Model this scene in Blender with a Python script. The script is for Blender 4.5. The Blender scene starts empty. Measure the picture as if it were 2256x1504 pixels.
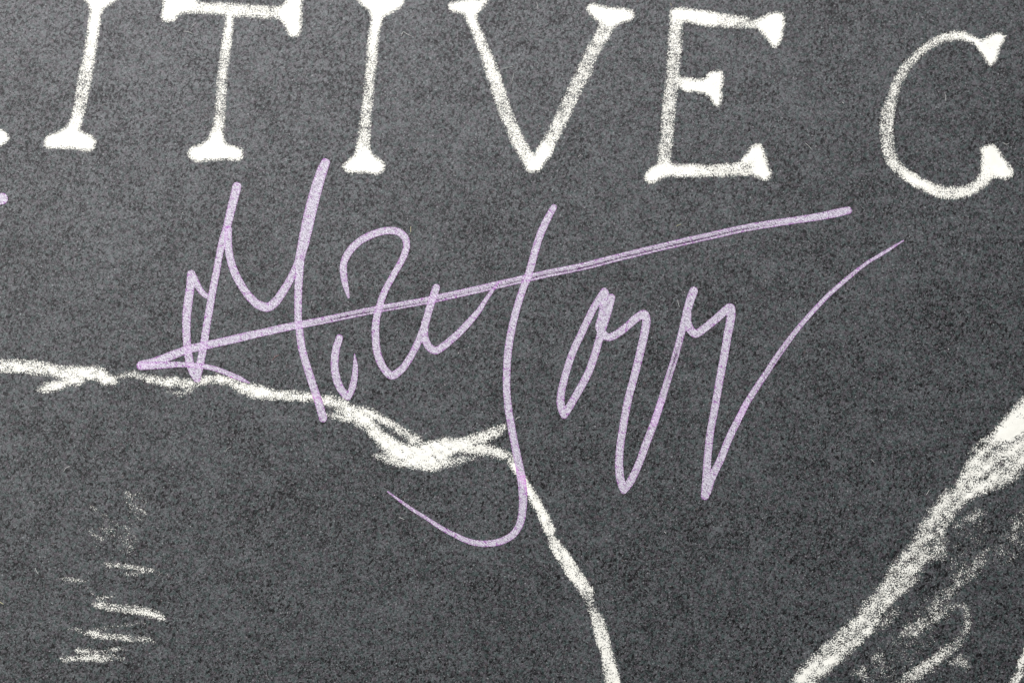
import bpy, math, random
import numpy as np
from mathutils import Matrix, Vector

scene = bpy.context.scene
R = math.radians
col = scene.collection

# ------------------------------------------------------------------ camera
LENS, SENSOR = 60.0, 36.0
DIST = 0.258                      # metres from the lens to the sleeve
TILT = R(8.0)                     # looking slightly away from straight down
cam_d = bpy.data.cameras.new('camera')
cam = bpy.data.objects.new('camera', cam_d)
col.objects.link(cam)
cam_d.lens = LENS
cam_d.sensor_width = SENSOR
cam_d.sensor_fit = 'HORIZONTAL'
cam_d.clip_start = 0.01
cam_d.clip_end = 20
cam.location = (0.0, -DIST * math.sin(TILT), DIST * math.cos(TILT))
cam.rotation_euler = (TILT, 0, 0)
cam_d.dof.use_dof = True           # macro focus falls a little short of the top edge
cam_d.dof.focus_distance = 0.2535
cam_d.dof.aperture_fstop = 20.0
scene.camera = cam

# ------------------------------------------------------------------ light
w = bpy.data.worlds.new('World')
scene.world = w
w.use_nodes = True
w.node_tree.nodes['Background'].inputs[0].default_value = (0.93, 0.97, 1.0, 1)
w.node_tree.nodes['Background'].inputs[1].default_value = 0.17


def area(name, loc, target, size, watt, colour):
    d = bpy.data.lights.new(name, 'AREA')
    d.shape = 'RECTANGLE'
    d.size, d.size_y = size
    d.energy = watt
    d.color = colour
    o = bpy.data.objects.new(name, d)
    col.objects.link(o)
    o.location = loc
    o.rotation_euler = (Vector(target) - Vector(loc)).to_track_quat('-Z', 'Y').to_euler()
    return o


area('softbox_above', (-0.10, 0.34, 0.50), (0.0, 0.03, 0), (0.62, 0.20), 5.2, (1.0, 0.968, 1.0))
area('softbox_side', (-0.50, 0.02, 0.55), (0, 0, 0), (0.26, 0.26), 1.9, (1.0, 0.99, 0.96))

vs = scene.view_settings
vs.view_transform = 'Standard'
vs.look = 'None'
vs.exposure = 0.0
vs.gamma = 1.0
vs.use_curve_mapping = False

# ------------------------------------------------------------------ plane mapping
# Everything printed or drawn on the sleeve lies in its top face (z = 0).  The
# layout is written in sheet units (1/2256 of the framed width) and laid on that face.
FPX = 2256 * LENS / SENSOR
ROLL = R(-3.3)                    # the sleeve lies turned a little on the table
CR, SR = math.cos(-ROLL), math.sin(-ROLL)


def to_local(u, v):
    u = np.asarray(u, float)
    v = np.asarray(v, float)
    x = (u - 1128.0) / FPX
    y = (752.0 - v) / FPX
    ct, st = math.cos(TILT), math.sin(TILT)
    dx, dy, dz = x, y * ct + st, y * st - ct
    t = -cam.location[2] / dz
    X = t * dx
    Y = cam.location[1] + t * dy
    return X * CR - Y * SR, X * SR + Y * CR


# ------------------------------------------------------------------ things
def tag(o, label=None, cat=None, group=None, kind=None):
    for k, v in (('label', label), ('category', cat), ('group', group), ('kind', kind)):
        if v:
            o[k] = v
    return o


sleeve = bpy.data.objects.new('record_sleeve', None)
col.objects.link(sleeve)
sleeve.rotation_euler = (0, 0, ROLL)
sleeve.empty_display_size = 0.05
tag(sleeve, 'black card record sleeve with chalky white lettering and a lilac pen signature', 'record sleeve')


def mesh_object(name, verts, faces, mat, parent=None, label=None, attrs=None):
    me = bpy.data.meshes.new(name)
    me.from_pydata([tuple(map(float, v)) for v in verts], [], faces)
    me.materials.append(mat)
    for k, a in (attrs or {}).items():
        at = me.attributes.new(k, 'FLOAT', 'POINT')
        at.data.foreach_set('value', np.asarray(a, np.float32))
    me.update()
    o = bpy.data.objects.new(name, me)
    col.objects.link(o)
    if parent:
        o.parent = parent
    if label:
        o['label'] = label
    return o


# ------------------------------------------------------------------ materials
def new_mat(name):
    m = bpy.data.materials.new(name)
    m.use_nodes = True
    nt = m.node_tree
    nt.nodes.clear()
    return m, nt


class G:
    def __init__(self, nt):
        self.nt = nt
        self.tc = nt.nodes.new('ShaderNodeTexCoord').outputs['Object']

    def link(self, a, b):
        if isinstance(a, (int, float)):
            b.default_value = a
        elif isinstance(a, tuple):
            b.default_value = a
        else:
            self.nt.links.new(a, b)

    def map(self, scale, rot=0.0, loc=(0, 0, 0)):
        n = self.nt.nodes.new('ShaderNodeMapping')
        self.link(self.tc, n.inputs['Vector'])
        n.inputs['Scale'].default_value = scale
        n.inputs['Rotation'].default_value = (0, 0, rot)
        n.inputs['Location'].default_value = loc
        return n.outputs[0]

    def noise(self, scale, detail=2, rough=0.55, rot=0.0, squash=1.0, loc=(0, 0, 0), out=0, dist=0.0):
        n = self.nt.nodes.new('ShaderNodeTexNoise')
        v = self.map((1, 1, 0), rot, loc)
        m2 = self.nt.nodes.new('ShaderNodeMapping')
        self.link(v, m2.inputs['Vector'])
        m2.inputs['Scale'].default_value = (1, squash, 0)
        self.link(m2.outputs[0], n.inputs['Vector'])
        n.inputs['Scale'].default_value = scale
        n.inputs['Detail'].default_value = detail
        n.inputs['Roughness'].default_value = rough
        n.inputs['Distortion'].default_value = dist
        return n.outputs[out]

    def math(self, op, a, b=0.0, c=0.0, clamp=False):
        n = self.nt.nodes.new('ShaderNodeMath')
        n.operation = op
        n.use_clamp = clamp
        self.link(a, n.inputs[0])
        self.link(b, n.inputs[1])
        self.link(c, n.inputs[2])
        return n.outputs[0]

    def rng(self, v, a, b, c=0.0, d=1.0, smooth=False):
        n = self.nt.nodes.new('ShaderNodeMapRange')
        n.clamp = True
        if smooth:
            n.interpolation_type = 'SMOOTHSTEP'
        self.link(v, n.inputs[0])
        for i, x in zip((1, 2, 3, 4), (a, b, c, d)):
            n.inputs[i].default_value = x
        return n.outputs[0]

    def mix(self, f, a, b, mode='MIX'):
        n = self.nt.nodes.new('ShaderNodeMix')
        n.data_type = 'RGBA'
        n.blend_type = mode
        self.link(f, n.inputs[0])
        self.link(a, n.inputs[6])
        self.link(b, n.inputs[7])
        return n.outputs[2]

    def attr(self, name):
        n = self.nt.nodes.new('ShaderNodeAttribute')
        n.attribute_name = name
        return n.outputs['Fac']

    def bump(self, h, dist, strength=1.0):
        n = self.nt.nodes.new('ShaderNodeBump')
        n.inputs['Strength'].default_value = strength
        n.inputs['Distance'].default_value = dist
        self.link(h, n.inputs['Height'])
        return n.outputs[0]

    def bsdf(self, colour, rough, spec=0.5, normal=None):
        n = self.nt.nodes.new('ShaderNodeBsdfPrincipled')
        self.link(colour, n.inputs['Base Color'])
        self.link(rough, n.inputs['Roughness'])
        self.link(spec, n.inputs['Specular IOR Level'])
        if normal:
            self.link(normal, n.inputs['Normal'])
        return n.outputs[0]

    def out(self, s):
        o = self.nt.nodes.new('ShaderNodeOutputMaterial')
        self.link(s, o.inputs[0])


def card_material():
    m, nt = new_mat('black_card')
    g = G(nt)
    fine = g.noise(6500, 2, 0.6)
    grain = g.noise(4000, 3, 0.65, dist=0.4)
    fib_a = g.noise(2900, 2, 0.6, rot=R(12), squash=0.30, loc=(.3, .1, 0))
    fib_b = g.noise(3100, 2, 0.6, rot=R(62), squash=0.30, loc=(.7, .9, 0))
    fib_c = g.noise(3000, 2, 0.6, rot=R(-48), squash=0.30, loc=(.2, .5, 0))
    mott = g.noise(330, 3, 0.6, loc=(.5, .2, 0))
    cloud = g.noise(60, 2, 0.5, loc=(.1, .7, 0))
    fibre = g.math('ADD', g.math('ADD', fib_a, fib_b), fib_c)          # about 1.5
    h = g.math('ADD', g.math('MULTIPLY', grain, 1.0), g.math('MULTIPLY', fibre, 0.55))
    h = g.math('ADD', h, g.math('MULTIPLY', fine, 0.60))              # mean 1.55
    h = g.math('ADD', h, g.math('MULTIPLY', mott, 0.42))
    # light caught by raised fibres is painted in: paler base than the hollows
    t = g.math('POWER', g.rng(h, 1.61, 2.01), 1.6)
    t2 = g.math('ADD', t, g.math('MULTIPLY', g.math('SUBTRACT', cloud, 0.5), 0.45))
    base = g.mix(t2, (0.002, 0.0025, 0.003, 1), (0.094, 0.103, 0.107, 1))
    # faint green, violet and rust fibres in the pulp
    hue = g.noise(1300, 2, 0.6, loc=(.9, .4, 0))
    base = g.mix(g.rng(hue, 0.52, 0.66, 0, 0.6), base, (0.036, 0.062, 0.057, 1))
    base = g.mix(g.rng(hue, 0.48, 0.34, 0, 0.55), base, (0.070, 0.056, 0.068, 1))
    rust = g.noise(1500, 1, 0.5, loc=(.15, .33, 0))
    base = g.mix(g.rng(rust, 0.66, 0.78, 0, 0.35), base, (0.10, 0.06, 0.052, 1))
    # pits between the fibres
    pit = g.noise(2200, 2, 0.65, loc=(.61, .77, 0), dist=0.6, squash=0.75, rot=R(20))
    patch = g.noise(120, 4, 0.7, loc=(.44, .58, 0))
    pit = g.math('ADD', pit, g.math('MULTIPLY', g.math('SUBTRACT', patch, 0.5), 0.34))
    pf = g.rng(pit, 0.56, 0.62)
    base = g.mix(pf, base, (0.003, 0.003, 0.0035, 1))
    # tiny pale fibre ends
    sp = g.noise(3600, 1, 0.5, loc=(.37, .21, 0))
    sf = g.rng(sp, 0.64, 0.76, 0, 0.62)
    base = g.mix(sf, base, (0.34, 0.35, 0.35, 1))
    spec = g.math('MULTIPLY', g.rng(t, 0.02, 0.5, 0.28, 0.42), g.math('SUBTRACT', 1.0, g.math('MULTIPLY', pf, 0.25)))
    hh = g.math('SUBTRACT', h, g.math('MULTIPLY', pf, 0.8))
    nrm = g.bump(hh, 0.00008, 0.35)
    g.out(g.bsdf(base, g.rng(grain, 0.3, 0.7, 0.37, 0.43), spec, nrm))
    return m


def chalk_material():
    m, nt = new_mat('chalky_white_print')
    g = G(nt)
    d = g.attr('chalk_cover')
    n1 = g.noise(6600, 1, 0.5, loc=(.11, .63, 0))
    n2 = g.noise(3600, 1, 0.5, loc=(.71, .13, 0))
    clump = g.noise(850, 2, 0.6, loc=(.31, .93, 0))
    n = g.math('ADD', g.math('MULTIPLY', n1, 0.62), g.math('MULTIPLY', n2, 0.38))
    n = g.rng(n, 0.30, 0.70)
    x = g.math('MULTIPLY_ADD', d, 2.0, -1.0)
    x5 = g.math('MULTIPLY', g.math('POWER', g.math('ABSOLUTE', x), 4.0), x)
    dd = g.math('ADD', g.math('MULTIPLY_ADD', x, 0.25, 0.5), g.math('MULTIPLY', x5, 0.42))
    edge = g.math('MULTIPLY', g.math('SUBTRACT', clump, 0.5), 1.0)
    bell = g.math('MULTIPLY', g.math('MULTIPLY', d, g.math('SUBTRACT', 1.0, d)), 3.0)
    dd = g.math('ADD', dd, g.math('MULTIPLY', edge, bell))
    f = g.math('MULTIPLY_ADD', g.math('SUBTRACT', dd, n), 4.2, 0.5, clamp=True)
    tone = g.noise(700, 2, 0.5)
    c = g.mix(g.rng(tone, 0.35, 0.65), (0.77, 0.77, 0.69, 1), (0.84, 0.84, 0.76, 1))
    nrm = g.bump(g.noise(4200, 2, 0.6), 0.00005, 0.5)
    b = g.bsdf(c, 0.6, 0.3, nrm)
    tr = nt.nodes.new('ShaderNodeBsdfTransparent').outputs[0]
    mx = nt.nodes.new('ShaderNodeMixShader')
    g.link(f, mx.inputs[0])
    g.link(tr, mx.inputs[1])
    g.link(b, mx.inputs[2])
    g.out(mx.outputs[0])
    return m


def pen_material():
    """purple dye that stains what lies under it, with pale pigment grains on top"""
    m, nt = new_mat('lilac_pen_ink')
    g = G(nt)
    across = g.attr('across')
    gap = g.attr('gap')
    grain = g.noise(6200, 1, 0.5, loc=(.21, .83, 0))
    fib = g.noise(4200, 2, 0.6, rot=R(-55), squash=0.35, loc=(.43, .3, 0))
    blot = g.noise(1300, 3, 0.6, loc=(.9, .2, 0))
    s = g.math('ADD', g.math('MULTIPLY', grain, 0.6), g.math('MULTIPLY', fib, 0.4))
    a2 = g.math('MULTIPLY', across, across)
    a4 = g.math('MULTIPLY', a2, a2)
    cover = g.rng(s, 0.38, 0.60, 0.48, 0.78)
    cover = g.math('SUBTRACT', cover, g.math('MULTIPLY', g.rng(s, 0.43, 0.34), 0.25))
    cover = g.math('SUBTRACT', cover, g.math('MULTIPLY', gap, g.rng(s, 0.66, 0.42, 0.70, 1.0)), clamp=True)
    vio = g.math('ADD', g.rng(blot, 0.54, 0.66, 0, 1.0), g.math('MULTIPLY', a4, 1.1))
    vio = g.math('MULTIPLY', vio, g.rng(s, 0.58, 0.46, 0.12, 1.0), clamp=True)
    silver = g.mix(g.rng(s, 0.4, 0.66), (0.55, 0.51, 0.60, 1), (0.88, 0.87, 0.93, 1))
    c = g.mix(vio, silver, (0.46, 0.20, 0.54, 1))
    nrm = g.bump(s, 0.00006, 0.6)
    b = g.bsdf(c, 0.42, 0.5, nrm)
    tr = nt.nodes.new('ShaderNodeBsdfTransparent')
    g.link(g.mix(g.math('MINIMUM', gap, 1.0), (0.95, 0.07, 0.98, 1), (0.85, 0.68, 0.90, 1)), tr.inputs[0])
    mx = nt.nodes.new('ShaderNodeMixShader')
    g.link(cover, mx.inputs[0])
    g.link(tr.outputs[0], mx.inputs[1])
    g.link(b, mx.inputs[2])
    g.out(mx.outputs[0])
    return m


def plain(name, c, rough=0.6):
    m, nt = new_mat(name)
    g = G(nt)
    n = g.noise(400, 2, 0.6)
    k = g.mix(g.rng(n, 0.35, 0.65), tuple(x * 0.85 for x in c) + (1,), tuple(c) + (1,))
    g.out(g.bsdf(k, rough, 0.3))
    return m


CARD, CHALK, PEN = card_material(), chalk_material(), pen_material()
LINT = plain('pale_lint', (0.62, 0.62, 0.59))
LINT_Y = plain('straw_lint', (0.75, 0.70, 0.42))
LINT_R = plain('rust_lint', (0.30, 0.14, 0.12))
TABLE = plain('table_top_laminate', (0.62, 0.61, 0.59), 0.5)
PAPER = plain('inner_card', (0.55, 0.53, 0.49))

# ------------------------------------------------------------------ the sleeve's boards
cx, cy = to_local(1000, 1450)
HALF, THK, SKIN = 0.1575, 0.0034, 0.00045


def slab(x0, x1, y0, y1, z0, z1, bev):
    v, f = [], []
    ring = []
    for z, i in ((z0, 0), (z1 - bev, 0), (z1, bev)):
        ring.append([len(v) + k for k in range(4)])
        for x, y in ((x0 + i, y0 + i), (x1 - i, y0 + i), (x1 - i, y1 - i), (x0 + i, y1 - i)):
            v.append((x, y, z))
    for a, b in ((0, 1), (1, 2)):
        for k in range(4):
            f.append((ring[a][k], ring[a][(k + 1) % 4], ring[b][(k + 1) % 4], ring[b][k]))
    f.append(tuple(ring[2]))
    f.append(tuple(reversed(ring[0])))
    return v, f


x0, x1, y0, y1 = cx - HALF, cx + HALF, cy - HALF, cy + HALF
v, f = slab(x0, x1, y0, y1, -SKIN, 0.0, 0.00015)
mesh_object('front_board', v, f, CARD, sleeve)
v, f = slab(x0, x1, y0, y1, -THK, -THK + SKIN, 0.00015)
mesh_object('back_board', v, f, CARD, sleeve)
v, f = slab(x0 + 0.001, x1 - 0.0015, y0 + 0.001, y1 - 0.001, -THK + SKIN + 0.0001, -SKIN - 0.0001, 0.0003)
mesh_object('inner_sleeve', v, f, PAPER, sleeve)

tb = bpy.data.meshes.new('table_top')
S = 0.6
tv, tf = slab(-S, S, -S, S, -THK - 0.0251, -THK - 0.0001, 0.002)
tb.from_pydata(tv, [], tf)
tb.materials.append(TABLE)
to = bpy.data.objects.new('table_top', tb)
col.objects.link(to)
tag(to, 'pale table top under the sleeve', kind='structure')


# ------------------------------------------------------------------ field helpers
def Z(ox, oy, s, pts):
    """points read in an enlarged sheet -> sheet units (radii scale too)"""
    out = []
    for p in pts:
        q = [ox + p[0] / s, oy + p[1] / s]
        if len(p) > 2:
            q.append(p[2] / s)
        if len(p) > 3:
            q.append(p[3])
        out.append(tuple(q))
    return out


def smooth(pts, step=5.0, closed=False):
    """Catmull-Rom through the points, every column interpolated"""
    P = np.array(pts, float)
    n = len(P)
    if n < 3:
        return P
    out = []
    rng = range(n) if closed else range(n - 1)
    for i in rng:
        if closed:
            a, b, c, d = P[i - 1], P[i], P[(i + 1) % n], P[(i + 2) % n]
        else:
            a, b, c, d = P[max(i - 1, 0)], P[i], P[i + 1], P[min(i + 2, n - 1)]
        k = max(1, int(np.hypot(*(c - b)[:2]) / step))
        # centripetal-like tension keeps corners from overshooting
        m1 = (c - a) * 0.42
        m2 = (d - b) * 0.42
        for t in np.arange(k) / k:
            out.append((2*t**3 - 3*t**2 + 1) * b + (t**3 - 2*t**2 + t) * m1 + (-2*t**3 + 3*t**2) * c + (t**3 - t**2) * m2)
    if not closed:
        out.append(P[-1])
    return np.array(out)


def seg_field(X, Y, pts):
    """signed distance (negative inside) to a chain of tapering capsules, with
    the across coordinate, the arc length and the last column of the nearest one"""
    best = np.full(X.shape, 1e9)
    acr = np.zeros(X.shape)
    arc = np.zeros(X.shape)
    dv = np.ones(X.shape)
    s0 = 0.0
    for a, b in zip(pts[:-1], pts[1:]):
        dx, dy = b[0] - a[0], b[1] - a[1]
        L2 = dx * dx + dy * dy + 1e-9
        L = math.sqrt(L2)
        t = np.clip(((X - a[0]) * dx + (Y - a[1]) * dy) / L2, 0, 1)
        px, py = X - a[0] - t * dx, Y - a[1] - t * dy
        r = a[2] + t * (b[2] - a[2])
        d = np.hypot(px, py) - r
        m = d < best
        best = np.where(m, d, best)
        side = (dx * py - dy * px) / L
        acr = np.where(m, side / np.maximum(r, 0.5), acr)
        arc = np.where(m, s0 + t * L, arc)
        if len(a) > 3:
            dv = np.where(m, a[3] + t * (b[3] - a[3]), dv)
        s0 += L
    return best, acr, arc, dv


def poly_sdf(X, Y, P):
    d = np.full(X.shape, 1e18)
    inside = np.zeros(X.shape, bool)
    n = len(P)
    for i in range(n):
        ax, ay = P[i][:2]
        bx, by = P[(i + 1) % n][:2]
        ex, ey = bx - ax, by - ay
        wx, wy = X - ax, Y - ay
        t = np.clip((wx * ex + wy * ey) / (ex * ex + ey * ey + 1e-9), 0, 1)
        d = np.minimum(d, (wx - ex * t)**2 + (wy - ey * t)**2)
        c = ((ay > Y) != (by > Y)) & (X < (bx - ax) * (Y - ay) / (by - ay + 1e-12) + ax)
        inside ^= c
    d = np.sqrt(d)
    return np.where(inside, -d, d)


def sstep(a, b, x):
    t = np.clip((x - a) / (b - a), 0, 1)
    return t * t * (3 - 2 * t)


def grid(box, step):
    xs = np.arange(box[0], box[2] + step, step)
    ys = np.arange(box[1], box[3] + step, step)
    return np.meshgrid(xs, ys)


def cut_sheet(name, X, Y, F, attrs, z, mat, parent, label=None):
    """mesh of the region F > 0, its border cut exactly where F crosses zero"""
    H, W = F.shape
    cols = [X, Y] + list(attrs.values())
    A = np.stack(cols, -1)
    ins = F > 0
    verts, vid, faces = [], {}, []

    def corner(i, j):
        k = (i, j)
        if k not in vid:
            vid[k] = len(verts)
            verts.append(A[i, j])
        return vid[k]

    def edge(i, j, k, l):
        if (k, l) < (i, j):
            i, j, k, l = k, l, i, j
        key = (i, j, k, l)
        if key not in vid:
            t = F[i, j] / (F[i, j] - F[k, l])
            t = min(max(t, 0.02), 0.98)
            vid[key] = len(verts)
            verts.append(A[i, j] * (1 - t) + A[k, l] * t)
        return vid[key]

    cnt = ins[:-1, :-1].astype(int) + ins[1:, :-1] + ins[:-1, 1:] + ins[1:, 1:]
    for i, j in zip(*np.nonzero(cnt)):
        cs = ((i, j), (i, j + 1), (i + 1, j + 1), (i + 1, j))
        if cnt[i, j] == 4:
            faces.append([corner(*c) for c in reversed(cs)])
            continue
        poly = []
        for q in range(4):
            a, b = cs[q], cs[(q + 1) % 4]
            if ins[a]:
                poly.append(corner(*a))
            if ins[a] != ins[b]:
                poly.append(edge(a[0], a[1], b[0], b[1]))
        if len(poly) > 2:
            faces.append(poly[::-1])
    V = np.array(verts)
    lx, ly = to_local(V[:, 0], V[:, 1])
    vv = np.stack([lx, ly, np.full(len(V), z)], -1)
    at = {k: V[:, 2 + n] for n, k in enumerate(attrs)}
    return mesh_object(name, vv, faces, mat, parent, label, at)


def bounds(ptsets, pad):
    a = np.array([(p[0], p[1]) for s in ptsets for p in s])
    return (a[:, 0].min() - pad, a[:, 1].min() - pad, a[:, 0].max() + pad, a[:, 1].max() + pad)


rs = np.random.RandomState(5)
zlift = [2.0e-5]


def next_z():
    zlift[0] += 1.0e-6
    return zlift[0]


def wobble(X, Y, seed, scale, amp):
    r = np.random.RandomState(seed)
    out = np.zeros(X.shape)
    for k in range(5):
        a, p = r.uniform(0, 2 * math.pi, 2)
        fr = r.uniform(0.6, 1.7) / scale
        out += np.sin((X * math.cos(a) + Y * math.sin(a)) * fr * 2 * math.pi + p)
    return out / 5 * amp


def letter(poly, worn, label, seed, soft=(4.6, 7.5)):
    """poly: outline; worn: capsules (x, y, r, amount) where the chalk is thin"""
    P = smooth(poly, 7.0, closed=True)
    X, Y = grid(bounds([P], 12), 2.6)
    d = poly_sdf(X, Y, P) + 1.5 + wobble(X, Y, seed, 16, 1.1)
    D = sstep(soft[0] + 2.2, -soft[1], d)
    for chain in worn:
        amt = np.zeros(X.shape)
        q, _, _, dv = seg_field(X, Y, np.array(chain, float))
        amt = dv * sstep(26, 0, q)
        D = D * (1 - amt)
    D = np.clip(D * (0.985 + wobble(X, Y, seed + 9, 40, 0.12)), 0, 1)
    return cut_sheet('printed_letter', X, Y, D - 0.07, {'chalk_cover': D}, next_z(), CHALK, sleeve, label)


A_ = lambda p: Z(0, 0, 3.76, p)
B_ = lambda p: Z(550, 0, 3.76, p)
C_ = lambda p: Z(1100, 0, 3.76, p)
D_ = lambda p: Z(1656, 0, 3.76, p)
E_ = lambda p: Z(1806, 250, 5.013, p)

# letter M, only its right foot is in the frame
letter([(-390, 262), (-350, 255), (-335, 240), (-318, -10), (-350, -20), (-350, -42), (-285, -40), (-268, -20),
        (-196, 200), (-110, -10), (-95, -34), (-30, -28), (-30, -4), (-62, 4), (-52, 140), (-42, 262), (-32, 280),
        (0, 285), (13, 291), (21, 306), (11, 316), (0, 323), (-50, 318), (-90, 312), (-98, 296), (-74, 282),
        (-66, 262), (-80, 60), (-180, 268), (-204, 268), (-300, 30), (-310, 240), (-300, 262), (-266, 272),
        (-266, 292), (-330, 290), (-388, 284)],
       [[(-310, 60, 4, .3), (-320, 220, 4, .3)]], 'letter M, only its right foot showing', 3)

# first I
letter(A_([(640, -50), (700, 0), (735, 55), (750, 100), (740, 140), (725, 240), (705, 370), (680, 500), (650, 620),
           (630, 760), (610, 880), (590, 970), (560, 1030), (510, 1075), (400, 1120), (362, 1170), (368, 1215),
           (410, 1230), (580, 1232), (740, 1255), (782, 1222), (800, 1165), (770, 1130), (700, 1098), (662, 1075),
           (675, 1040), (690, 980), (715, 880), (740, 760), (765, 620), (785, 520), (805, 370), (822, 240),
           (842, 120), (855, 85), (900, 48), (975, 0), (1040, -50)]),
       [A_([(740, 330, 4, .10), (700, 560, 12, .36), (675, 750, 14, .44), (660, 900, 12, .38), (640, 1000, 4, .1)])],
       'slanting letter I left of the T', 11)

# T
letter([(356, -22), (359, 5), (357, 22), (355, 40), (361, 48), (385, 47), (392, 36), (407, 29), (450, 31), (492, 34),
        (497, 42)]
       + A_([(1855, 250), (1835, 380), (1815, 520), (1800, 620), (1788, 750), (1785, 900), (1775, 1000), (1750, 1090),
             (1720, 1150), (1670, 1190), (1590, 1220), (1550, 1270), (1570, 1310), (1612, 1340), (1750, 1330),
             (1900, 1325), (1980, 1335), (2012, 1300), (2005, 1232), (1920, 1203), (1870, 1175), (1850, 1130),
             (1862, 1000), (1868, 880), (1875, 760), (1885, 620), (1905, 480), (1920, 350), (1935, 200), (1945, 145)])
       + B_([(0, 145), (90, 150), (180, 155), (240, 165), (285, 210), (308, 270), (340, 300), (400, 300), (428, 265),
             (430, 180), (440, 0), (450, -80), (330, -80), (300, 10), (270, 40), (225, 55), (150, 50), (0, 38)])
       + A_([(1900, 28), (1760, 24), (1660, 18), (1620, -10), (1600, -80)]),
       [A_([(1880, 330, 6, .16), (1850, 560, 16, .42), (1825, 760, 16, .50), (1825, 930, 16, .44), (1800, 1060, 6, .2)]),
        A_([(1640, 70, 8, .15), (2256, 95, 16, .30)]) + B_([(180, 105, 10, .30)])],
       'letter T with wide slab serifs', 21)

# second I
letter(B_([(860, -60), (890, 0), (930, 50), (980, 90), (1000, 130), (1000, 200), (985, 300), (970, 430), (960, 560),
           (948, 680), (935, 800), (922, 920), (908, 1050), (895, 1150), (880, 1220), (868, 1280), (800, 1340),
           (766, 1385), (800, 1425), (850, 1440), (960, 1430), (1070, 1450), (1110, 1420), (1120, 1370),
           (1080, 1315), (1015, 1272), (995, 1225), (1000, 1130), (1010, 1000), (1020, 850), (1035, 700),
           (1050, 550), (1060, 400), (1074, 280), (1095, 210), (1105, 150), (1180, 110), (1245, 75), (1275, 20),
           (1285, -60)]),
       [B_([(1000, 350, 3, .12), (985, 560, 14, .36), (975, 760, 16, .44), (960, 960, 16, .42), (945, 1120, 12, .44), (940, 1200, 5, .2)])],
       'upright letter I between the T and the V', 31)

# V
letter(B_([(1970, -15), (1800, -4), (1700, 10), (1655, 28), (1645, 60), (1665, 95), (1765, 118), (1790, 165),
           (1830, 250), (1870, 350), (1910, 460), (1945, 570), (1975, 680), (2010, 775), (2050, 900), (2100, 1020),
           (2140, 1120)])
       + C_([(100, 1190), (150, 1275), (190, 1340), (222, 1405), (245, 1428), (320, 1425), (345, 1405), (370, 1370),
             (430, 1290), (470, 1190), (530, 1080), (590, 960), (650, 820), (700, 720), (760, 620), (800, 500),
             (870, 380), (925, 290), (955, 228), (1010, 200), (1080, 175), (1122, 130), (1090, 82), (1000, 65),
             (900, 60), (800, 32), (750, 33), (722, 70), (740, 110), (780, 155), (825, 190), (810, 250), (760, 330),
             (700, 450), (650, 560), (600, 660), (545, 770), (500, 870), (460, 960), (410, 1060), (360, 1150),
             (312, 1235), (290, 1272), (270, 1255), (190, 1110), (130, 980), (90, 880), (60, 780), (20, 650),
             (0, 595)])
       + B_([(2010, 460), (1960, 340), (1920, 245), (1885, 180), (1890, 120), (1930, 70), (1970, 20), (1985, -5)]),
       [C_([(850, 260, 16, .38), (750, 470, 20, .52), (640, 680, 20, .46), (520, 900, 20, .50), (420, 1120, 16, .36)]),
        B_([(1900, 260, 4, .2), (1990, 560, 8, .18)]) + C_([(40, 900, 14, .40), (130, 1130, 14, .32), (220, 1300, 8, .2)])],
       'letter V with its point above the pen line', 41)

# E
letter(C_([(1408, 92), (1425, 74), (1520, 65), (1700, 90), (1900, 120), (2060, 145), (2130, 162), (2190, 142)])
       + D_([(70, 148), (160, 108), (220, 100), (262, 110), (278, 145), (268, 230), (250, 330), (215, 385), (190, 400),
             (150, 360), (100, 300), (50, 242), (0, 234)])
       + C_([(2060, 238), (1900, 230), (1750, 224), (1620, 204), (1530, 184), (1518, 205), (1515, 300), (1505, 450),
             (1495, 560), (1490, 625), (1550, 645), (1650, 655), (1705, 648), (1735, 605), (1775, 588), (1845, 590),
             (1856, 650), (1846, 750), (1840, 850), (1812, 885), (1782, 870), (1742, 812), (1700, 782), (1600, 765),
             (1530, 755), (1478, 742), (1465, 860), (1455, 980), (1445, 1100), (1430, 1220), (1420, 1345),
             (1460, 1360), (1600, 1360), (1750, 1365), (1900, 1355), (1970, 1345), (2030, 1290), (2080, 1220),
             (2120, 1190), (2165, 1190), (2190, 1240), (2215, 1320)])
       + D_([(140, 1370), (165, 1440), (150, 1480), (110, 1495), (60, 1480)])
       + C_([(2110, 1462), (2000, 1455), (1850, 1465), (1700, 1465), (1500, 1470), (1400, 1462), (1345, 1478),
             (1290, 1515), (1240, 1518), (1205, 1490), (1210, 1430), (1260, 1390), (1310, 1360), (1312, 1320),
             (1320, 1240), (1335, 1100), (1345, 950), (1360, 800), (1375, 680), (1388, 560), (1395, 400),
             (1405, 250), (1418, 175)]),
       [C_([(1468, 230, 18, .34), (1450, 460, 20, .46), (1430, 700, 20, .46), (1410, 900, 20, .44), (1390, 1100, 20, .50), (1370, 1290, 18, .46)]),
        C_([(1850, 190, 8, .25), (2060, 195, 18, .42)]), C_([(1500, 1430, 6, .1), (2050, 1410, 14, .32)])],
       'letter E with three slab serifs', 51)

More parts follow.
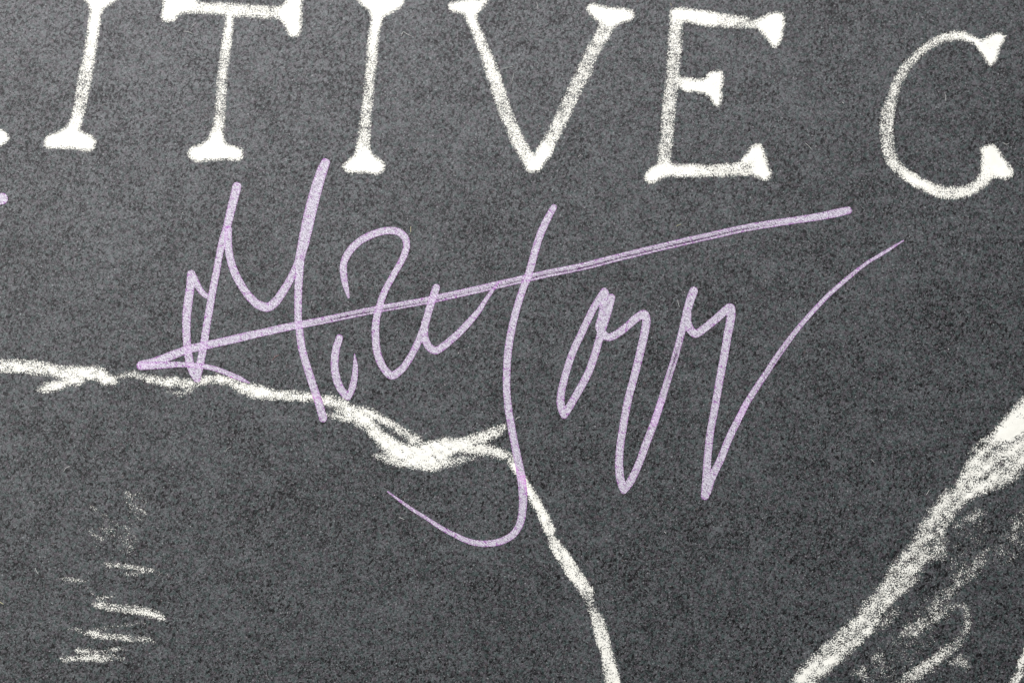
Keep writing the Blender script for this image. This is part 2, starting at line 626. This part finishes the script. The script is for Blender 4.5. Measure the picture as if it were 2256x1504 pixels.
# C
letter(D_([(1700, 258), (1620, 270), (1540, 298), (1440, 355), (1320, 460), (1230, 560), (1165, 680), (1125, 790),
           (1082, 900), (1062, 1020), (1065, 1130)])
       + E_([(682, 330), (695, 430), (720, 520), (800, 620), (900, 710), (1010, 790), (1130, 860), (1270, 915),
             (1400, 942), (1550, 938), (1700, 895), (1850, 790), (1925, 712), (1985, 718), (2050, 732), (2120, 702),
             (2142, 640), (2090, 560), (1990, 430), (1945, 355), (1905, 340), (1800, 365), (1772, 400), (1788, 480),
             (1782, 560), (1768, 605), (1780, 650), (1720, 730), (1620, 785), (1500, 810), (1360, 800), (1200, 750),
             (1080, 685), (950, 600), (870, 510), (830, 400), (812, 280)])
       + D_([(1172, 1100), (1175, 1000), (1190, 900), (1215, 800), (1240, 720), (1300, 600), (1380, 500), (1480, 410),
             (1600, 350), (1700, 335), (1780, 345), (1850, 375), (1910, 460), (1955, 530), (1985, 550), (2038, 480),
             (2060, 400), (2090, 335), (2105, 300), (2065, 273), (2000, 280), (1940, 315), (1895, 330), (1850, 310),
             (1780, 270)]),
       [D_([(1700, 300, 4, .15), (1560, 330, 14, .34), (1420, 430, 16, .42), (1280, 600, 16, .46), (1180, 770, 18, .52),
            (1135, 930, 20, .54), (1118, 1080, 20, .52), (1130, 1230, 18, .44), (1200, 1400, 10, .28)]),
        E_([(1100, 780, 10, .10), (1400, 880, 16, .22), (1700, 820, 14, .26), (1850, 740, 8, .2)])],
       'letter C standing apart at the right', 61)


# ------------------------------------------------------------------ chalk drawing
def chalk(name, chains, label, seed, polys=(), soft=9.0, step=2.8, worn=(), rag=4.0, gain=0.88, streak=None):
    sm = [smooth(c, 8.0) for c in chains]
    X, Y = grid(bounds(sm + [p for p, _ in polys], 44), step)
    D = np.zeros(X.shape)
    wob = wobble(X, Y, seed, 34, rag * 0.6) + wobble(X, Y, seed + 1, 11, rag * 0.6)
    for c in sm:
        q, _, _, dv = seg_field(X, Y, c)
        q = q + wob
        D = np.maximum(D, sstep(soft, -soft, q) * dv)
    for p, dens in polys:
        q = poly_sdf(X, Y, smooth(p, 9.0, closed=True)) + wob
        D = np.maximum(D, sstep(soft, -soft, q) * dens)
    for c in worn:
        q, _, _, dv = seg_field(X, Y, np.array(c, float))
        D = D * (1 - dv * sstep(14, 0, q))
    D = np.clip(D * (1 + wobble(X, Y, seed + 2, 26, 0.26)), 0, 1.2) * gain
    if streak is not None:                 # strokes of the chalk follow one direction
        ca, sa = math.cos(streak), math.sin(streak)
        U, V_ = X * ca + Y * sa, -X * sa + Y * ca
        D = D * (1 + wobble(U * 0.25, V_, seed + 4, 19, 0.45) + wobble(X, Y, seed + 5, 30, 0.45))
    D = np.clip(D, 0, 1)
    return cut_sheet(name, X, Y, D - 0.06, {'chalk_cover': D}, next_z(), CHALK, sleeve, label)


chalk('chalk_line', [
    [(-60, 803, 12, .8), (0, 806, 12, .86), (60, 808, 13, .84), (100, 812, 13, .78), (135, 820, 12, .86), (170, 822, 14, .95),
     (212, 822, 13, 1), (232, 832, 12, .95), (250, 839, 8, .85), (262, 838, 3, .5)],
    [(88, 856, 4, .7), (104, 853, 9, .95), (126, 849, 9, .9), (150, 840, 10, .9), (175, 833, 11, .98)],
], 'rough horizontal chalk line at the left edge', 101)
chalk('chalk_line', [
    [(255, 832, 3, .6), (285, 824, 4.5, .62), (308, 828, 5, .62), (335, 836, 6, .7), (360, 840, 8, .85), (392, 843, 9, .85),
     (420, 845, 7, .62), (448, 838, 7, .75), (478, 834, 8, .85), (505, 838, 8, .8), (530, 852, 10, .85), (555, 860, 13, .97),
     (580, 866, 13, 1), (604, 869, 9, .95), (635, 871, 9, .85), (670, 874, 8, .88), (705, 879, 8, .82), (735, 887, 11, .78)],
    [(372, 862, 3, .32), (400, 866, 4, .40), (420, 858, 7, .45)],
    [(730, 872, 3, .40), (745, 890, 14, .74), (768, 905, 15, .85), (790, 916, 15, .95), (812, 930, 14, .98), (826, 950, 14, .9),
     (848, 970, 17, .97), (872, 990, 20, 1), (905, 1003, 22, 1), (945, 1000, 27, 1), (985, 985, 18, 1), (1020, 980, 14, .97),
     (1052, 968, 12, .82), (1085, 954, 11, .74), (1108, 940, 6, .62)],
    [(722, 912, 3, .55), (745, 917, 5, .75), (768, 922, 5, .9)],
    [(785, 903, 7, .85), (815, 910, 9, .92), (845, 927, 9, .9), (870, 943, 9, .82), (893, 957, 10, .66), (918, 972, 12, .6)],
    [(1020, 984, 10, .95), (1055, 988, 11, .85), (1088, 995, 10, .8), (1115, 1003, 7, .8), (1128, 1007, 4, .8)],
    [(950, 1016, 14, 1), (978, 1018, 11, .8), (1010, 1014, 8, .5), (1045, 1007, 5, .36)],
    [(825, 1002, 4, .45), (845, 1005, 8, .6), (880, 1016, 8, .95), (930, 1026, 6, .95), (965, 1026, 8, .9)],
    [(785, 938, 3, .40), (810, 945, 5, .55)],
], 'swooping chalk line that thickens under the signature', 111, rag=4.5,
    worn=[[(832, 932, 1, .5), (858, 948, 3, .62), (885, 966, 2, .45)], [(700, 898, 3, .5), (735, 905, 3, .3)]])
chalk('chalk_line', [
    [(1122, 1013, 4, 1), (1138, 1036, 7, 1), (1156, 1063, 8, 1), (1172, 1090, 9, 1), (1186, 1115, 10, 1), (1199, 1139, 10, .97),
     (1210, 1164, 11, 1), (1215, 1181, 7, .72), (1224, 1202, 12, .85), (1244, 1229, 14, .95), (1260, 1256, 15, .88),
     (1278, 1282, 13, .95), (1291, 1300, 15, .66), (1298, 1318, 11, .42), (1302, 1335, 8, .32), (1310, 1351, 11, .54),
     (1318, 1370, 13, .75), (1323, 1391, 14, .76), (1330, 1418, 13, .88), (1338, 1444, 13, .85), (1345, 1471, 14, .85),
     (1350, 1504, 15, .97), (1358, 1550, 15, .95)],
], 'thin chalk line running down to the bottom edge', 121, soft=5.5, rag=3.0)

chalk('chalk_line', [
    Z(1656, 1104, 3.76, [(1640, -60, 40, .66), (1570, 50, 44, .72), (1490, 150, 50, .62), (1440, 270, 70, .55), (1390, 390, 90, .50),
                         (1330, 500, 110, .52), (1240, 620, 110, .52), (1150, 720, 90, .62), (1080, 820, 85, .60), (980, 930, 85, .56),
                         (900, 1030, 90, .60), (810, 1130, 90, .62), (700, 1230, 85, .66), (590, 1330, 85, .78), (480, 1430, 80, .85),
                         (400, 1540, 75, .95), (330, 1650, 75, .95)]),
    Z(1656, 1104, 3.76, [(1580, 40, 14, .95), (1430, 220, 12, .80), (1350, 350, 12, .70)]),
    Z(1656, 1104, 3.76, [(1200, 730, 16, .9), (1110, 850, 16, .95), (1010, 1000, 16, .95), (880, 1160, 14, .9), (760, 1240, 10, .8)]),
    Z(1656, 1104, 3.76, [(1380, 470, 30, .50), (1580, 450, 30, .38)]),
    Z(1656, 1104, 3.76, [(1560, 250, 60, .34), (1540, 400, 60, .32)]),
    Z(1656, 1104, 3.76, [(1180, 800, 30, .25), (1160, 920, 50, .26), (1040, 1080, 30, .2)]),
], 'broad grainy chalk band crossing the lower right corner', 131, polys=[
    ([(2185, 960), (2204, 939), (2228, 910), (2246, 891), (2262, 872), (2320, 820), (2340, 900), (2300, 940), (2256, 960), (2232, 970), (2204, 976)], 1.25),
    ([(2184, 962), (2204, 974), (2260, 960), (2320, 930), (2330, 980), (2270, 1010), (2236, 1056), (2204, 1069), (2175, 1082),
      (2148, 1093), (2108, 1122), (2087, 1149), (2060, 1150), (2071, 1114), (2092, 1090), (2105, 1069), (2119, 1043), (2132, 1019), (2150, 986)], 0.70),
], soft=14, step=3.0, rag=6, gain=0.88, streak=R(-45), worn=[[(2200, 1010, 8, .25), (2225, 1025, 10, .35)]])
chalk('chalk_hatch', [
    Z(1656, 1104, 3.76, [(1400, 900, 10, .2), (1540, 870, 50, .34), (1650, 870, 30, .30), (1750, 870, 22, .38), (1795, 910, 20, .45),
                         (1790, 1000, 20, .40), (1760, 1100, 26, .42), (1690, 1180, 30, .44), (1600, 1250, 40, .55), (1500, 1330, 44, .60),
                         (1390, 1400, 44, .60), (1290, 1480, 40, .62), (1200, 1560, 40, .6)]),
    Z(1656, 1104, 3.76, [(1560, 930, 60, .36), (1430, 1000, 50, .34), (1340, 1060, 55, .44), (1230, 1120, 30, .25)]),
    Z(1656, 1104, 3.76, [(1650, 1330, 30, .25), (1740, 1320, 50, .36), (1780, 1360, 30, .3)]),
    Z(1656, 1104, 3.76, [(1000, 1300, 30, .30), (1060, 1300, 40, .28), (1100, 1400, 30, .2)]),
    Z(1656, 1104, 3.76, [(850, 1420, 30, .25), (920, 1410, 40, .36), (950, 1450, 30, .3)]),
    Z(1656, 1104, 3.76, [(1500, 860, 120, .09), (1380, 1080, 160, .11), (1180, 1290, 160, .105), (1000, 1480, 140, .10)]),
], 'curl of thin chalk shading inside the corner band', 141, soft=14, step=3.2, rag=7, gain=0.80, streak=R(-38))
chalk('chalk_hatch', [
    Z(1656, 1104, 3.76, [(1755, 515, 14, .42), (1720, 600, 20, .44), (1700, 700, 40, .30), (1560, 800, 60, .24)]),
    Z(1656, 1104, 3.76, [(1960, 420, 40, .24), (1880, 510, 44, .34), (1810, 600, 34, .38), (1740, 680, 30, .30)]),
    Z(1656, 1104, 3.76, [(1700, 190, 40, .20), (1780, 150, 40, .26), (1870, 110, 44, .34), (1900, 150, 30, .24)]),
    Z(1656, 1104, 3.76, [(2300, 40, 30, .38), (2220, 160, 36, .28), (2150, 280, 50, .25), (2180, 360, 30, .2)]),
    Z(1656, 1104, 3.76, [(1860, 190, 150, .10), (1750, 420, 130, .095), (1700, 640, 100, .11)]),
    Z(1656, 1104, 3.76, [(2230, 200, 110, .14), (2100, 420, 120, .12)]),
], 'faint scattered chalk shading below the right edge', 151, soft=14, step=3.2, rag=7, gain=0.80, streak=R(-38))
chalk('chalk_line', [
    Z(1656, 1104, 3.76, [(2330, 1120, 30, .9), (2290, 1230, 34, .9), (2240, 1330, 26, .85), (2215, 1430, 30, .7), (2170, 1500, 34, .62), (2120, 1600, 36, .6)]),
], 'short chalk line in the bottom right corner', 161, soft=6)

LH = lambda p: Z(0, 1104, 3.76, p)
hatches = [
    ([LH([(880, 515, 12, .50), (980, 530, 14, .50), (1100, 548, 12, .45), (1260, 565, 12, .50)]),
      LH([(1040, 600, 6, .42), (1150, 590, 12, .52), (1240, 575, 8, .5)]), LH([(1300, 590, 5, .25), (1390, 610, 6, .3)])],
     'pale hatch mark, third up from the bottom left corner'),
    ([LH([(490, 640, 5, .28), (570, 645, 10, .38), (630, 650, 10, .42), (700, 665, 5, .30)]),
      LH([(710, 715, 3, .36), (740, 740, 3, .42), (775, 762, 3, .42)])], 'small faint hatch mark beside the left edge'),
    ([LH([(800, 850, 20, .66), (880, 865, 20, .55), (960, 880, 18, .70), (1060, 890, 22, .72), (1170, 905, 22, .68), (1270, 930, 22, .66),
          (1340, 960, 18, .60), (1372, 978, 8, .4)]), LH([(815, 800, 14, .42), (880, 800, 10, .32), (960, 770, 6, .22)])],
     'long bright hatch mark sloping down to the right'),
    ([LH([(560, 1055, 5, .36), (620, 1062, 7, .44), (680, 1078, 6, .42)]), LH([(710, 1090, 10, .62), (780, 1095, 20, .80), (820, 1085, 14, .6)]),
      LH([(800, 1062, 8, .38), (880, 1045, 8, .32), (1000, 1030, 10, .22), (1200, 1000, 12, .22)]),
      LH([(840, 1110, 12, .58), (930, 1120, 16, .62), (1040, 1128, 16, .64), (1140, 1140, 14, .58), (1220, 1145, 14, .48), (1275, 1160, 8, .4)])],
     'double hatch mark under the bright sloping one'),
    ([LH([(640, 1235, 10, .80), (700, 1240, 12, .75), (780, 1240, 9, .55), (860, 1250, 8, .46), (910, 1228, 8, .50), (990, 1222, 8, .32), (1060, 1220, 6, .25)]),
      LH([(505, 1295, 6, .66), (545, 1305, 12, .78), (620, 1300, 14, .56), (700, 1290, 20, .52), (790, 1292, 22, .66), (880, 1290, 20, .56), (950, 1300, 16, .40), (1020, 1300, 10, .25)])],
     'lowest hatch mark near the bottom left corner'),
    ([LH([(740, 250, 8, .36), (790, 285, 14, .42), (850, 318, 10, .40)]), LH([(720, 232, 2, .4), (800, 228, 2, .36)]),
      LH([(740, 372, 3, .30), (820, 374, 3, .30)]), LH([(750, 40, 10, .30), (800, 70, 10, .25)]), LH([(860, 110, 20, .26), (900, 130, 14, .2)])],
     'faint flecks above the hatch marks on their left'),
    ([LH([(1060, -110, 6, .3), (1045, -60, 22, .46), (1085, -35, 14, .4)]), LH([(1060, 20, 18, .30), (1110, 50, 20, .36), (1200, 100, 16, .34)]),
      LH([(900, 200, 60, .17), (1050, 330, 80, .18)]), LH([(1150, -20, 50, .17), (1130, 120, 60, .18)]), LH([(1060, 230, 12, .26), (1060, 300, 16, .26), (1010, 370, 20, .20), (1110, 390, 20, .22)])],
     'faint flecks above the hatch marks on their right'),
    ([LH([(320, 1010, 14, .22), (370, 1010, 10, .24)]), LH([(480, 1080, 6, .2), (540, 1040, 6, .2)]), LH([(560, 1440, 8, .22), (640, 1460, 10, .22), (720, 1470, 8, .22)])],
     'few stray chalk flecks round the lowest hatch mark'),
]
for n, (c, lab) in enumerate(hatches):
    c = [[(p[0], p[1], p[2] * 1.35, p[3]) for p in q] for q in c]
    chalk('chalk_hatch', c, lab, 200 + 7 * n, soft=7.5, gain=(0.80 if n < 5 else 0.58), streak=R(8), step=2.2, rag=2.2)


# ------------------------------------------------------------------ signature
def pen(chains, label, seed, step=1.9, streaks=()):
    sm = [smooth(c, 4.0) for c in chains]
    X, Y = grid(bounds(sm, 20), step)
    F = np.full(X.shape, 1e9)
    acr = np.zeros(X.shape)
    gap = np.zeros(X.shape)
    for c in sm:
        q, a, s, dv = seg_field(X, Y, c)
        m = q < F
        g0 = np.zeros(X.shape)
        if len(c[0]) > 3:                  # fourth column: how far the ink has run dry
            for off, wd, k in streaks:
                g0 = np.maximum(g0, dv * k * (0.78 + wobble(X, Y, seed + 3, 60, 0.35)) * np.exp(-((a - off - wobble(X, Y, seed + 4, 150, 0.12)) / wd)**2))
        gap = np.where(m, g0, gap)
        acr = np.where(m, a, acr)
        F = np.minimum(F, q)
    F = F + 0.8 + wobble(X, Y, seed, 23, 0.45) + wobble(X, Y, seed + 1, 6, 0.5)
    # where two passes of the pen overlap the mark is one film, edges fade inside
    edge = np.clip(1 + F / 8.5, 0, 1)
    return cut_sheet('pen_stroke', X, Y, -F, {'across': edge, 'gap': gap}, next_z() + 1.5e-5, PEN, sleeve, label)


pen([[(421, 603, 8.8), (419, 636, 9.8), (414, 670, 10.2), (411, 702, 9.8), (411, 735, 9.4), (413, 766, 9.4), (418, 798, 9.6), (427, 822, 9.6), (434, 834, 8.6)],
     [(434, 834, 8.4), (438, 815, 9.2), (444, 787, 9), (450, 753, 9.2), (456, 713, 8.8), (463, 673, 8.8), (470, 633, 8.6), (478, 593, 8.4),
      (482, 569, 8.2), (490, 532, 8.6), (500, 500, 9.2), (509, 463, 10), (517, 431, 10.2), (522, 411, 10.4)],
     [(422, 603, 9), (433, 624, 8), (442, 640, 7), (453, 651, 6), (463, 656, 4)]],
    'tall narrow first stroke pair with a small hook', 301)
pen([[(503, 505, 8.6), (503, 543, 9), (509, 577, 9), (523, 613, 9.2), (545, 648, 9.2), (566, 669, 10), (588, 677, 10.4), (606, 666, 10.4), (623, 643, 9.6),
      (642, 611, 9), (658, 577, 10), (667, 543, 12.4), (674, 511, 13.4), (686, 458, 13.8), (699, 410, 13), (710, 376, 12), (717, 359, 10.6)],
     [(662, 570, 9.6), (659, 609, 9.4), (657, 649, 9), (657, 702, 8.8), (660, 729, 8.8), (665, 766, 9), (675, 803, 9), (687, 841, 9.2), (700, 880, 9.4), (712, 921, 9.6)]],
    'deep curve rising to the tallest stroke, then down', 311)
pen([[(310, 804, 9.6, 0), (340, 797, 10, 0), (370, 786, 10, 0), (413, 770, 9.6, 0), (466, 758, 9.6, 0), (519, 746, 9.4, 0), (572, 734, 9, 0), (626, 722, 8.8, 0), (679, 712, 8.8, .1),
      (720, 704, 8.4, .55), (759, 696, 8.4, .85), (838, 680, 8.4, .85), (880, 673, 8.4, .75), (939, 662, 8.6, .6), (992, 651, 8.8, .6), (1059, 636, 8.8, .6),
      (1125, 621, 8.8, .6), (1205, 603, 8.8, .8), (1280, 588, 8.8, .95), (1359, 568, 8.8, 1), (1466, 542, 8.6, 1), (1572, 518, 8.6, 1), (1640, 503, 8.6, .85), (1679, 496, 8.6, .5),
      (1740, 487, 8.4, .1), (1800, 478, 8.8, 0), (1840, 470, 9.4, 0), (1868, 464, 9.2, 0)]],
    'long rising dash struck through the signature, ink running dry', 321, step=1.6,
    streaks=((0.28, 0.20, 0.95), (-0.24, 0.12, 0.4)))
pen([[(310, 806, 9.6), (355, 804, 8.6), (400, 803, 6.4), (450, 807, 6.2), (477, 813, 6), (506, 824, 6), (530, 834, 5.6), (549, 843, 2.4)]],
    'short tapering tail under the left end of the dash', 331)
pen([[(748, 744, 8.4), (740, 771, 9), (737, 806, 9.2), (743, 839, 9.2), (755, 863, 9), (767, 874, 8)],
     [(767, 874, 8), (775, 858, 8), (781, 833, 7.6), (783, 806, 6), (781, 779, 1.8)]],
    'small separate hook like a letter u', 341)
pen([[(768, 655, 3), (762, 632, 6.6), (757, 606, 8.2), (757, 581, 8.4), (769, 555, 8.6), (793, 531, 8.6), (822, 516, 8.6), (854, 508, 8.6), (878, 511, 8.6),
      (892, 523, 8.4), (896, 542, 8.2), (888, 568, 7.8), (873, 595, 7.6), (859, 620, 7.6), (846, 645, 8), (836, 675, 8.4), (829, 704, 8.6), (827, 736, 9),
      (830, 770, 9), (838, 797, 9), (850, 817, 9), (865, 827, 9.4), (886, 812, 8.6), (905, 785, 8.2), (922, 752, 8.4), (934, 722, 8.8), (945, 683, 8.8), (954, 655, 9), (961, 634, 9)],
     [(936, 712, 9), (935, 741, 9), (945, 764, 9), (961, 772, 9), (979, 761, 8.6), (1008, 736, 8.4), (1034, 709, 8), (1055, 684, 6.6), (1072, 658, 5.2), (1085, 640, 4.4), (1099, 621, 2.6)]],
    'looped stroke like a figure two running into a u', 351)
pen([[(1220, 457, 7.4), (1205, 484, 8.6), (1189, 520, 8.8), (1177, 560, 8.8), (1166, 600, 9), (1152, 637, 8.6), (1139, 677, 8.6), (1128, 722, 8.8), (1121, 762, 9),
      (1117, 802, 9), (1116, 852, 8.8), (1120, 900, 8.8), (1129, 953, 9), (1138, 999, 9.2), (1147, 1041, 10), (1152, 1084, 10), (1152, 1116, 9.4), (1146, 1152, 9),
      (1129, 1178, 8.6), (1100, 1193, 8.2), (1066, 1197, 7.6), (1034, 1192, 6.8), (1002, 1178, 6), (970, 1161, 5.4), (938, 1140, 4.4), (906, 1120, 4.2), (878, 1100, 3.5), (854, 1082, 2.0)]],
    'tall stroke ending in a long hook to the left', 361)
pen([[(1331, 642, 8.6), (1307, 680, 8.6), (1284, 728, 8.6), (1262, 775, 8.6), (1247, 821, 8.6), (1237, 861, 9), (1235, 890, 9.4), (1243, 914, 9)],
     [(1243, 914, 8.6), (1259, 888, 9), (1278, 855, 9), (1297, 819, 9), (1312, 776, 9), (1325, 730, 9.2), (1338, 688, 9.6), (1346, 656, 9.8)],
     [(1334, 645, 8), (1330, 672, 9), (1325, 700, 9), (1320, 722, 9), (1337, 742, 9), (1355, 738, 9), (1379, 721, 9), (1400, 702, 9.4), (1418, 692, 10), (1424, 706, 10), (1419, 738, 9.6), (1408, 786, 9.4),
      (1396, 834, 9), (1384, 879, 9), (1374, 932, 9), (1366, 985, 9.2), (1364, 1020, 9.4), (1366, 1052, 9.8), (1374, 1077, 9.4)],
     [(1374, 1079, 9), (1389, 1060, 9.2), (1407, 1022, 9), (1423, 978, 9), (1441, 931, 8.8), (1457, 883, 8.6)]],
    'narrow loop joined to a steep pointed stroke', 371)
pen([[(1441, 931, 8.6, 0), (1457, 883, 8.6, .1), (1473, 830, 8.2, .55), (1486, 790, 8, .7), (1497, 750, 8, .4), (1506, 716, 8.6, 0), (1515, 680, 9.6, 0), (1522, 657, 10, 0), (1528, 641, 10, 0)],
     [(1514, 690, 9.6), (1514, 708, 9.4), (1521, 726, 9.6), (1534, 735, 9.6), (1557, 719, 9.2), (1579, 701, 9.4), (1597, 685, 9.8), (1609, 678, 10.4), (1610, 700, 10.2),
      (1603, 738, 9.8), (1595, 786, 9.4), (1585, 839, 9.2), (1576, 892, 9), (1565, 952, 8.8), (1559, 1005, 9), (1556, 1050, 9.4), (1553, 1092, 9.6)],
     [(1556, 1085, 10.5), (1569, 1050, 9.2), (1588, 1010, 9), (1606, 965, 8.8), (1627, 922, 8.2), (1643, 891, 7.8)]],
    'last upright stroke with a sharp angle', 381, streaks=((0.1, 0.35, 0.8),))
pen([[(1627, 922, 8.0, 0), (1643, 891, 7.8, .1), (1665, 856, 7.4, .3), (1689, 820, 7.2, .6), (1720, 774, 7, .6), (1752, 731, 6.2, .3), (1787, 690, 5.8, 0), (1824, 651, 5.6, 0), (1867, 613, 5.2, 0), (1909, 580, 4.4, 0),
      (1952, 554, 4.0, 0), (1990, 530, 2.3, 0)]],
    'long thin flourish sweeping up to the right', 391, streaks=((0.2, 0.22, 0.7),))
pen([[(-150, 470, 10), (-80, 448, 12), (-20, 441, 13.4), (5, 438, 13.4)]],
    'end of another pen mark at the left edge', 401)


# ------------------------------------------------------------------ lint lying on the card
def fibre(pts, label, mat=LINT, r=4.2e-5):
    P = smooth([(a, b, 0) for a, b in pts], 3.0) if len(pts) > 2 else np.array([(a, b, 0) for a, b in pts], float)
    lx, ly = to_local(P[:, 0], P[:, 1])
    M = sleeve.rotation_euler.to_matrix()
    W = [M @ Vector((a, b, 0)) for a, b in zip(lx, ly)]
    c = sum(W, Vector()) / len(W)
    n = len(W)
    verts, faces = [], []
    K = 6
    for i, p in enumerate(W):
        t = (W[min(i + 1, n - 1)] - W[max(i - 1, 0)]).normalized()
        s = Vector((-t.y, t.x, 0))
        e = i / (n - 1)
        rr = r * (0.55 + 0.45 * math.sin(math.pi * (0.15 + 0.7 * e)))
        lift = r + 6.5e-5 + 5e-5 * math.sin(math.pi * e)
        for k in range(K):
            a = 2 * math.pi * k / K
            q = p - c + s * (rr * math.cos(a)) + Vector((0, 0, lift + rr * math.sin(a)))
            verts.append(tuple(q))
    for i in range(n - 1):
        for k in range(K):
            a, b = i * K + k, i * K + (k + 1) % K
            faces.append((a, b, b + K, a + K))
    faces.append(tuple(range(K))[::-1])
    faces.append(tuple((n - 1) * K + k for k in range(K)))
    o = mesh_object('lint_fibre', verts, faces, mat)
    o.location = c
    tag(o, label, 'lint', 'lint fibres lying on the black card')
    return o


fibre([(405, 70), (415, 71), (424, 75)], 'white lint fibre under the left serif of the letter T')
fibre([(418, 65), (426, 57), (433, 50)], 'faint slanting lint fibre just above the brightest one beside the T', r=2.2e-5)
fibre([(884, 80), (889, 71), (896, 76), (904, 79)], 'curled lint fibre right of the upright letter I')
fibre([(1103, 154), (1115, 150), (1130, 148)], 'faint lint fibre inside the V beside its left arm', r=2.4e-5)
fibre([(1132, 162), (1130, 173), (1126, 186)], 'thin upright lint fibre inside the V under another one', r=2.4e-5)
fibre([(1274, 346), (1280, 341)], 'short white lint fibre between the point of the V and the E')
fibre([(1408, 106), (1410, 122)], 'upright lint fibre between the tops of V and E', r=2.6e-5)
fibre([(1182, 5), (1184, 12), (1185, 21)], 'tiny upright lint fibre at the top edge inside the V', r=2.8e-5)
fibre([(1477, 8), (1480, 14)], 'tiny straw coloured lint fibre above the E', LINT_Y, 2.8e-5)
fibre([(2081, 204), (2083, 214), (2083, 223)], 'upright white lint fibre inside the letter C', r=3.0e-5)
fibre([(1774, 316), (1781, 322), (1788, 330)], 'thin lint fibre between the feet of E and C', r=2.8e-5)
fibre([(1856, 225), (1858, 229)], 'bright speck of lint left of the letter C', r=5.0e-5)
fibre([(2210, 315), (2216, 319), (2222, 317)], 'small lint curl above the lower serif of the C', r=3.6e-5)
fibre([(141, 1038), (145, 1031), (154, 1027)], 'bent white lint fibre below the horizontal chalk line', r=3.4e-5)
fibre([(497, 995), (501, 988), (509, 984)], 'lint fibre below the chalk line near the middle left', r=3.0e-5)
fibre([(78, 1250), (81, 1258), (85, 1264)], 'slanting lint fibre left of the hatch marks', r=3.4e-5)
fibre([(-2, 1324), (3, 1327), (8, 1330)], 'short cream lint fibre touching the left edge', LINT_Y, 3.6e-5)
fibre([(1919, 1011), (1926, 1018)], 'bright short lint fibre left of the corner chalk band')
fibre([(2040, 1090), (2044, 1084), (2047, 1078)], 'slanting lint fibre beside the upper corner chalk band', r=3.2e-5)
fibre([(1463, 1170), (1467, 1174)], 'bright speck of lint below the pointed pen strokes', r=6.0e-5)
fibre([(905, 499), (905, 505), (905, 512)], 'upright straw coloured lint fibre by the pen loop', LINT_Y, 3.2e-5)
fibre([(1009, 776), (1011, 779)], 'bright round speck of lint under the dash', r=6.0e-5)
fibre([(1490, 498), (1500, 494)], 'thin straw coloured lint fibre above the long dash', LINT_Y, 3.0e-5)
fibre([(1493, 661), (1494, 668), (1497, 677)], 'pale lint fibre left of the last upright pen stroke', r=2.8e-5)
fibre([(879, 1139), (885, 1141), (891, 1144)], 'bright lint fibre below the thin end of the long hook', r=3.8e-5)
fibre([(1136, 925), (1140, 920), (1146, 919)], 'white chalk crumb right of the tall hooked stroke', r=4.6e-5)
fibre([(600, 794), (605, 787), (615, 782)], 'rust coloured lint fibre left of the small hook', LINT_R, 3.2e-5)

# fine dust, too small and too many to count
rnd = random.Random(7)
dv_, df_ = [], []
for _ in range(900):
    u, v_ = rnd.uniform(-300, 2500), rnd.uniform(-200, 1700)
    lx, ly = to_local(u, v_)
    p = sleeve.rotation_euler.to_matrix() @ Vector((float(lx), float(ly), 0))
    s = 2.2e-5 * math.exp(rnd.gauss(0, 0.45))
    an = rnd.uniform(0, math.pi)
    st = rnd.uniform(1, 2.6)
    b = len(dv_)
    for dx, dy, dz in ((1, 0, 0), (-1, 0, 0), (0, 1, 0), (0, -1, 0), (0, 0, 1), (0, 0, -1)):
        x, y = dx * s * st, dy * s
        dv_.append((p.x + x * math.cos(an) - y * math.sin(an), p.y + x * math.sin(an) + y * math.cos(an), 7e-5 + dz * s))
    for a, c, e in ((0, 2, 4), (2, 1, 4), (1, 3, 4), (3, 0, 4), (2, 0, 5), (1, 2, 5), (3, 1, 5), (0, 3, 5)):
        df_.append((b + a, b + c, b + e))
dust = mesh_object('dust', dv_, df_, LINT)
tag(dust, 'fine pale dust scattered over the black card', kind='stuff')
